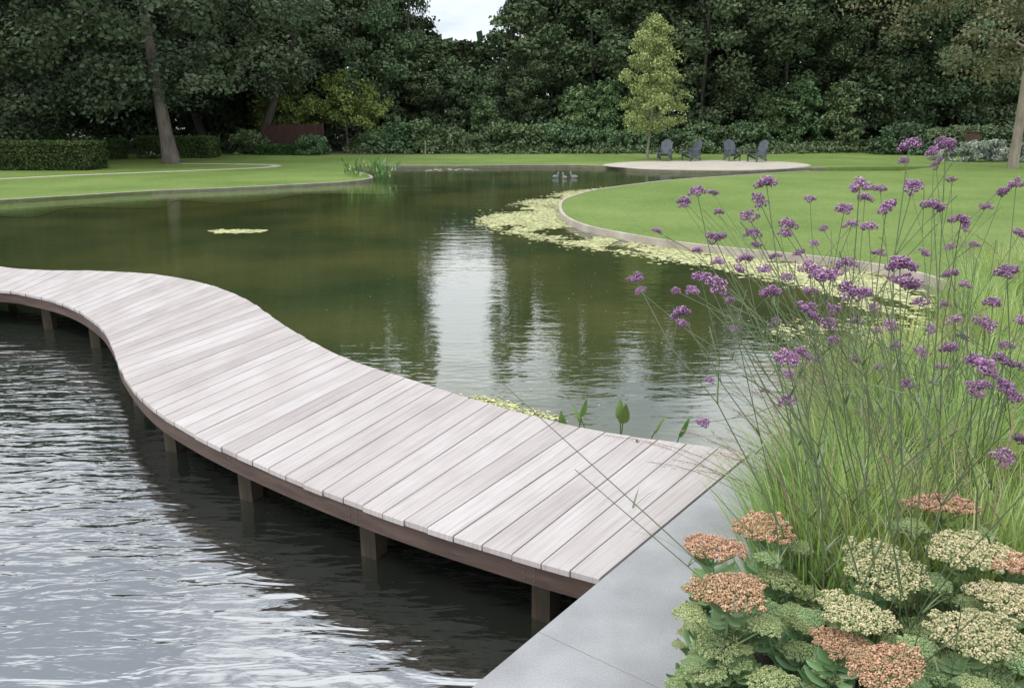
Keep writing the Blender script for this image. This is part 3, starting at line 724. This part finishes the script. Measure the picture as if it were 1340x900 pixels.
for i in range(52):
    gpos.append((r5.uniform(.8,2.9),CW+.05+abs(r5.gauss(0,.45)),r5.uniform(.8,1.15)))
for i in range(56):
    s=r5.uniform(2.75,7.2); n=.22+.09*(s-2.7)+abs(r5.gauss(0,.6)); gpos.append((s,n,r5.uniform(.85,1.25)))
for s,n,sc in gpos:
    x,y=bedp(s,n)
    e=empty('ornamental_grass',(x,y,-.02),'fine fresh green ornamental grass tuft in the flower bed','grass','ornamental grass tufts in the bed',r5.random()*6.28,sc)
    obj('blades',gc[r5.randrange(3)],e)
    if r5.random()<.35: obj('seed_stalk',ss[r5.randrange(2)],e)
lean_pos=[(1.35+k*.13,CW+.05+r5.random()*.08) for k in range(13)]+[(2.64+k*.08,.18+.05*(k%4)) for k in range(8)]
for k,(s,n) in enumerate(lean_pos):
    x,y=bedp(s,n)
    e=empty('ornamental_grass',(x,y,-.02),'ornamental grass tuft leaning over the stone edging','grass','ornamental grass tufts in the bed',r5.uniform(-.3,.3)+(.5 if k>12 else 0),r5.uniform(.85,1.15)*(.8 if k>12 else 1))
    obj('blades',gl[k%2],e)
    if k%3!=1: obj('seed_stalk',ssl[k%3],e)
for i in range(26):
    x=r5.uniform(3.6,8.4); y=r5.uniform(4.3,9.4)
    if (Vector((x,y))-A).dot(NN)<CW+.1: continue
    e=empty('straw_grass',(x,y,-.02 if y<7.6 else LZ),'tall pale straw-coloured grass tuft in the border','grass','pale straw grass tufts',r5.random()*6.28,r5.uniform(.9,1.35)); obj('blades',sc_[r5.randrange(2)],e)
# marsh plants
def leafplate(V,F,T,base,th,stemL,lean,LL,WW,t):
    b=Vector(base); d=Vector((math.cos(th),math.sin(th),0)); ax=d*math.sin(lean)+Vector((0,0,math.cos(lean))); tip=b+ax*stemL
    v,f=tubes([([b,b+ax*stemL*.5,tip],[.004,.0035,.003])],4); o=len(V); V+=v; F+=[[x+o for x in q] for q in f]; T+=[t*.6]*len(v)
    sd=Vector((-d.y,d.x,0)); nx=sd.cross(ax).normalized()
    prof=[(0,.0),(.06,.7),(.22,1),(.5,.86),(.78,.45),(1,.0)]; o=len(V)
    for (f_,w_) in prof:
        c=tip+ax*LL*(f_-.08)+nx*(.12*LL*f_*f_)
        V+=[tuple(c-sd*WW/2*w_+nx*.01),tuple(c),tuple(c+sd*WW/2*w_+nx*.01)]; T+=[t,t*.85,t]
    for i in range(len(prof)-1):
        a=o+3*i; F.append([a,a+1,a+4,a+3]); F.append([a+1,a+2,a+5,a+4])
for (u,v,L_) in ((752,553,[(4.2,.12,.5,.10,.05),(5.4,.18,.3,.11,.05)]),(792,558,[(2.6,.13,.9,.10,.05)]),(808,560,[(4.9,.17,.35,.12,.065)]),(822,563,[(1.7,.14,.2,.11,.055)]),(838,566,[(5.8,.13,.7,.11,.06)]),(873,573,[(5.5,.17,.5,.12,.07),(3.9,.10,1.0,.10,.05)])):
    V=[];F=[];T=[]; x,y=site(u,v,0)
    for (th,sl_,ln_,LL,WW) in L_: leafplate(V,F,T,(random.uniform(-.03,.03),random.uniform(-.03,.03),-.02),th,.29+sl_*.6,ln_*.5,LL*1.1,WW,random.uniform(.4,.9))
    o=obj('marsh_plant',npmesh('marsh_plant',V,F,M_marsh,T),loc=(x,y+.12,WZ)); tag(o,'upright pointed green marsh plant leaves beside the boardwalk','water plant','marsh plants beside the boardwalk')
r6=random.Random(3)
for i in range(9):
    u=r6.uniform(455,515); v=r6.uniform(232,240); x,y=site(u,v,WZ); V=[];F=[];T=[]
    for k in range(14): leafplate(V,F,T,(r6.gauss(0,.15),r6.gauss(0,.15),0),r6.random()*6.28,r6.uniform(.15,.6),r6.uniform(0,.7),.2,.07,r6.random())
    o=obj('marsh_plant',npmesh('marsh_plant',V,F,M_marsh,T),loc=(x,y,WZ)); tag(o,'leafy green marsh plant at the lawn point','water plant','marsh plants at the lawn point')
x,y=site(200,208,LZ); C=[(r6.gauss(0,.22),r6.gauss(0,.15),.22+r6.gauss(0,.03),.05) for _ in range(5)]
e=empty('white_flowering_plant',(x,y,LZ),'low plant with small white flowers in a shaded bed','plant')
V,F,T=leaves(C,8,.05,.9,seed=5); obj('flower',npmesh('flower',V,F,M_white,T),e)
C=[(r6.gauss(0,.3),r6.gauss(0,.25),.12,.13) for _ in range(14)]; V,F,T=leaves(C,40,.09,.6,seed=6); obj('foliage',npmesh('foliage',V,F,M_hedge,T),e)

# ---------------------------------------------------------------- verbena
def octa(P,s,t):
    n=len(P); D6=np.array([[1,0,0],[0,1,0],[-1,0,0],[0,-1,0],[0,0,1],[0,0,-1]],dtype=float)
    V=(P[:,None,:]+D6[None]*s[:,None,None]).reshape(-1,3)
    f=np.array([[0,1,4],[1,2,4],[2,3,4],[3,0,4],[1,0,5],[2,1,5],[3,2,5],[0,3,5]]); F=(np.arange(n)[:,None,None]*6+f[None]).reshape(-1,3)
    return V,F,np.repeat(t,6)
vh=[]
for i in range(5):
    r=np.random.default_rng(200+i); P=[];S=[];T=[]
    k=6+i
    for j in range(k):
        th=j*2.4+i; q=.021*math.sqrt((j+.3)/k); c=np.array([q*math.cos(th)*1.15,q*math.sin(th)*1.15,.012*r.random()-.5*q])
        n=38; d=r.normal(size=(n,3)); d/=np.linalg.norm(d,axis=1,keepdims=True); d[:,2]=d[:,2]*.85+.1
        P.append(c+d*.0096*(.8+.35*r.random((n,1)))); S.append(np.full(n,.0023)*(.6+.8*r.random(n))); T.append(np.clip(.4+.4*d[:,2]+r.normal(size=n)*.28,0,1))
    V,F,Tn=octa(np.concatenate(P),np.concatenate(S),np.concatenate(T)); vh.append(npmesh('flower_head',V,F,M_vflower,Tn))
VB=[(1190,189,30),(1183,210,16),(1238,188,28),(1222,197,20),(1225,214,18),(1003,238,28),(994,262,26),(912,250,24),(896,262,18),(933,252,14),(895,268,13),(940,277,14),(980,283,26),(1060,260,18),(1125,243,32),(1152,247,18),(1132,258,20),(1105,273,24),(1160,271,28),(1195,243,26),(1222,269,30),(1258,288,30),(1263,298,14),(1115,293,22),(1137,296,22),(1077,299,14),(1032,293,26),(1028,305,20),(985,305,24),(936,310,28),(912,327,14),(860,302,14),(832,364,24),(838,380,16),(891,408,26),(893,423,20),(885,380,14),(917,362,26),(938,373,34),(906,380,18),(940,342,18),(975,338,22),(968,352,18),(1000,352,20),(1013,335,18),(1007,382,28),(1060,350,30),(1077,360,34),(1107,343,26),(1178,345,38),(1168,365,18),(1190,370,36),(1244,358,20),(1243,323,14),(1318,355,30),(1290,423,30),(1112,380,34),(1130,382,24),(1090,403,22),(1058,405,30),(1083,423,26),(1143,402,18),(1235,398,16),(1250,418,22),(1242,455,26),(1317,452,20),(1276,470,26),(1312,470,28),(1290,480,34),(1330,478,20),(1280,507,34),(1317,506,30),(1188,502,20),(1222,500,14),(1030,468,32),(1032,490,20),(1050,460,24),(1070,470,16),(960,430,14),(1030,523,24),(1000,510,14),(928,497,14),(920,552,18),(1315,598,30),(1335,573,20),(1205,460,18),(1165,425,20),(1170,453,20),(1330,240,22),(1335,305,18),(1060,380,20),(1275,320,14),(1313,250,18),(1095,356,22),(1148,432,14),(1260,440,16),(1030,362,18),(955,392,16),(1015,420,14),(1120,420,18),(1205,395,22),(1150,330,18),(1262,372,18),(1300,395,22),(1046,330,16),(1066,318,14),(990,320,16),(1218,430,18),(1090,445,18),(1120,470,16),(1232,480,18),(1150,480,14),(1210,330,16),(1290,270,18),(1245,235,14),(1075,500,14),(1340,420,24),(1330,520,22)]
rv=random.Random(21); groups={}
for (u,v,w_) in VB:
    d=min(3.4,max(1.65,FPX*.052/w_)); p=at_range(u,v,d); real=w_/FPX*d
    ds=(Vector((p.x,p.y))-A); n=ds.dot(NN); s=ds.dot(DD)
    nb_=max(n+.05,CW+.18+rv.random()*.25); sb_=s*.85+.35
    key=(round(sb_/.55),round(nb_/.6))
    groups.setdefault(key,[]).append((p,real,sb_,nb_))
for key,hs in groups.items():
    sbm=sum(h[2] for h in hs)/len(hs); nbm=sum(h[3] for h in hs)/len(hs); bx,by=bedp(sbm,nbm); base=Vector((bx,by,-.02))
    e=empty('verbena_plant',base,'tall airy verbena with purple flower heads on thin stems','flowering plant','tall purple verbena plants in the bed')
    hs=sorted(hs,key=lambda h:(math.atan2(h[0].y-by,h[0].x-bx))); paths=[]; LS=[]
    i=0
    while i<len(hs):
        k=rv.choice((1,2,2,3)); sub=hs[i:i+k]; i+=k
        b0=Vector((rv.gauss(0,.05),rv.gauss(0,.05),0))
        cen=sum((h[0] for h in sub),Vector())/len(sub)-base
        node=b0.lerp(cen,.66)+Vector((rv.gauss(0,.03),rv.gauss(0,.03),.05))
        m1=b0.lerp(node,.5)+Vector((rv.gauss(0,.035),rv.gauss(0,.035),.05))
        paths.append(([b0,b0.lerp(m1,.5)+Vector((rv.gauss(0,.015),rv.gauss(0,.015),.02)),m1,m1.lerp(node,.5)+Vector((rv.gauss(0,.012),rv.gauss(0,.012),.01)),node],[.0027,.0026,.0024,.0022,.0019]))
        for nd in (m1,node):
            for sg in (0,math.pi): LS.append((tuple(nd),rv.random()*3+sg,rv.uniform(.05,.09),.7,.005,rv.random(),.5))
        for h in sub:
            hp=h[0]-base; mm=node.lerp(hp,.5)+Vector((rv.gauss(0,.016),rv.gauss(0,.016),-.018))
            paths.append(([node,mm,hp-Vector((0,0,.004))],[.0017,.0014,.0012]))
            for _ in range(rv.choice((0,1,1,2))):
                q=node.lerp(hp,rv.uniform(.4,.8))+Vector((rv.gauss(0,.07),rv.gauss(0,.07),rv.uniform(.0,.11))); paths.append(([mm,mm.lerp(q,.5)+Vector((0,0,.01)),q],[.0012,.001,.0015]))
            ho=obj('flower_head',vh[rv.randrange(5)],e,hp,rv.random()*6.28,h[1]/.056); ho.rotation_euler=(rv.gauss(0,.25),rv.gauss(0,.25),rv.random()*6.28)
    for k in range(11):
        b0=Vector((rv.gauss(0,.08),rv.gauss(0,.08),0)); tp=b0+Vector((rv.gauss(-.08,.30),rv.gauss(.05,.30),rv.uniform(.5,1.2))); paths.append(([b0,b0.lerp(tp,.5)+Vector((rv.gauss(0,.03),rv.gauss(0,.03),.04)),tp],[.0022,.0018,.0011]))
        for g in (.35,.65):
            nd=b0.lerp(tp,g)
            for sg in (0,math.pi): LS.append((tuple(nd),rv.random()*3+sg,rv.uniform(.05,.09),.7,.005,rv.random(),.5))
    V,F=tubes(paths,5); T=[.5]*len(V); v2,f2,t2=blade_strips(LS,3); F=[f for f in F]+[[a+len(V) for a in f] for f in f2]; V=V+v2; T=T+t2
    obj('stem',npmesh('stem',V,F,M_vstem,T),e)

# ---------------------------------------------------------------- sedum
def sedum_head(seed,mat,R=.1,k=66,n=26):
    r=np.random.default_rng(seed); P=[];S=[];T=[]
    for j in range(k):
        q=R*.95*math.sqrt((j+.3)/k); th=j*2.39996+seed; wob=1+.12*math.sin(3*th+seed)+.06*math.sin(7*th)
        c=np.array([q*math.cos(th)*wob,q*math.sin(th)*wob,.014*(1-(q/R)**2)+.007*r.random()]); rc=R*.12*(.8+.5*r.random())
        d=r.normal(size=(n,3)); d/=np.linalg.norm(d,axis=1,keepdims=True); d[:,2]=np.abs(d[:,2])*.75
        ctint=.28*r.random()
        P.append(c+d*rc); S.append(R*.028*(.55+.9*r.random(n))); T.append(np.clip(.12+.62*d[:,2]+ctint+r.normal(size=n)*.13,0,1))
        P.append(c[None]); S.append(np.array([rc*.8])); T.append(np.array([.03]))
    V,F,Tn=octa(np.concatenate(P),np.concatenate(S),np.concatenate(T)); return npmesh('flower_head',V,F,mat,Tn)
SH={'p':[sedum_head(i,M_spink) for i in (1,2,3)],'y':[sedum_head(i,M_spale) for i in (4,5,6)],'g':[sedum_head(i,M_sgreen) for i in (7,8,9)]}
SD=[(1000,690,84,.43,'p'),(933,716,88,.43,'p'),(955,773,108,.43,'p'),(1232,660,88,.52,'p'),(1120,803,98,.42,'y'),(1155,742,108,.46,'y'),(1270,722,108,.50,'y'),(1325,735,88,.50,'p'),(1320,782,88,.48,'y'),(1275,828,108,.48,'y'),(1160,870,94,.44,'p'),(1100,840,76,.38,'p'),(1020,757,78,.33,'g'),(940,840,78,.28,'g'),(1000,808,70,.30,'g'),(925,880,72,.22,'g'),(1010,888,80,.25,'g'),(1235,775,72,.37,'g'),(1205,822,64,.33,'g'),(1335,852,88,.42,'g'),(968,812,54,.32,'g'),(925,752,50,.31,'g'),(1060,775,54,.30,'g'),(1090,875,64,.28,'g'),(1230,880,70,.35,'g'),(1300,890,78,.37,'g'),(1180,780,54,.31,'g'),(960,865,58,.25,'g'),(1045,720,48,.33,'g'),(912,815,46,.25,'g'),(1050,850,58,.27,'g'),(1050,815,50,.28,'g')]
def sedum_leaf(V,F,T,b,th,L_,W_,tilt,t):
    d=Vector((math.cos(th)*math.cos(tilt),math.sin(th)*math.cos(tilt),math.sin(tilt))); sd=Vector((-math.sin(th),math.cos(th),0)); up=d.cross(sd)*-1; b=Vector(b); o=len(V)
    for f_,w_ in ((0,.15),(.25,.7),(.55,1),(.82,.75),(1,.12)):
        c=b+d*L_*f_+up*(.1*L_*math.sin(f_*3.1)); V+=[tuple(c-sd*W_/2*w_+up*.006),tuple(c),tuple(c+sd*W_/2*w_+up*.006)]; T+=[t,t*.8,t]
    for i in range(4):
        a=o+3*i; F.append([a,a+1,a+4,a+3]); F.append([a+1,a+2,a+5,a+4])
groups={}
for (u,v,w_,z,c) in SD:
    x,y=site(u,v,z); t=math.sqrt(x*x+y*y+(H-z)**2); R=w_/2/FPX*t
    groups.setdefault((round(x/.42),round(y/.36)),[]).append((Vector((x,y,z)),R,c))
rs=random.Random(8)
for key,hs in groups.items():
    cx=sum(h[0].x for h in hs)/len(hs); cy=sum(h[0].y for h in hs)/len(hs)
    n=(Vector((cx,cy))-A).dot(NN)
    if n<CW+.08: cx+=NN.x*(CW+.08-n); cy+=NN.y*(CW+.08-n)
    base=Vector((cx,cy,-.02)); cs={h[2] for h in hs}
    lab='fleshy-leaved stonecrop plant with '+('salmon pink and pale' if 'p' in cs else 'cream-coloured' if 'y' in cs else 'pale green budding')+' flat flower heads'
    e=empty('stonecrop_plant',base,lab,'flowering plant','stonecrop plants in the bed'); paths=[];V=[];F=[];T=[]
    for (p,R,c) in hs:
        hp=p-base; b0=Vector((hp.x*.35+rs.gauss(0,.02),hp.y*.35+rs.gauss(0,.02),0)); paths.append(([b0,b0.lerp(hp,.5)+Vector((0,0,.02)),hp-Vector((0,0,.01))],[.006,.005,.004]))
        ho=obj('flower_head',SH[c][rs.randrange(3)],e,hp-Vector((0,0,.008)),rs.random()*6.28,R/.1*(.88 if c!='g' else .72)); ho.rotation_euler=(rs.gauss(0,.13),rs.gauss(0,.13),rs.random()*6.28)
        for k in range(8):
            a=k*.785+rs.random()*.3; q=hp+Vector((0,0,-.06)); paths.append(([q,hp+Vector((math.cos(a)*R*.6,math.sin(a)*R*.6,-.012))],[.0025,.0018]))
        for k in range(40):
            f_=rs.uniform(.15,.90); bb=b0.lerp(hp,f_); sedum_leaf(V,F,T,bb,k*2.4+rs.random(),rs.uniform(.05,.08),rs.uniform(.026,.038),rs.uniform(0,.7),rs.random())
        if c=='g' or rs.random()<.5:
            for k in range(3):
                a=rs.random()*6.28; q=hp+Vector((math.cos(a)*R*.95,math.sin(a)*R*.95,-.045-rs.random()*.03))
                ho=obj('flower_head',SH['g'][rs.randrange(3)],e,q,rs.random()*6.28,R/.1*.38)
                paths.append(([b0.lerp(hp,.6),q-Vector((0,0,.004))],[.003,.002]))
    v1,f1=tubes(paths,5); obj('stem',npmesh('stem',v1,f1,M_sleaf,[.5]*len(v1)),e)
    obj('leaf',npmesh('leaf',V,F,M_sleaf,T,smooth=True),e)
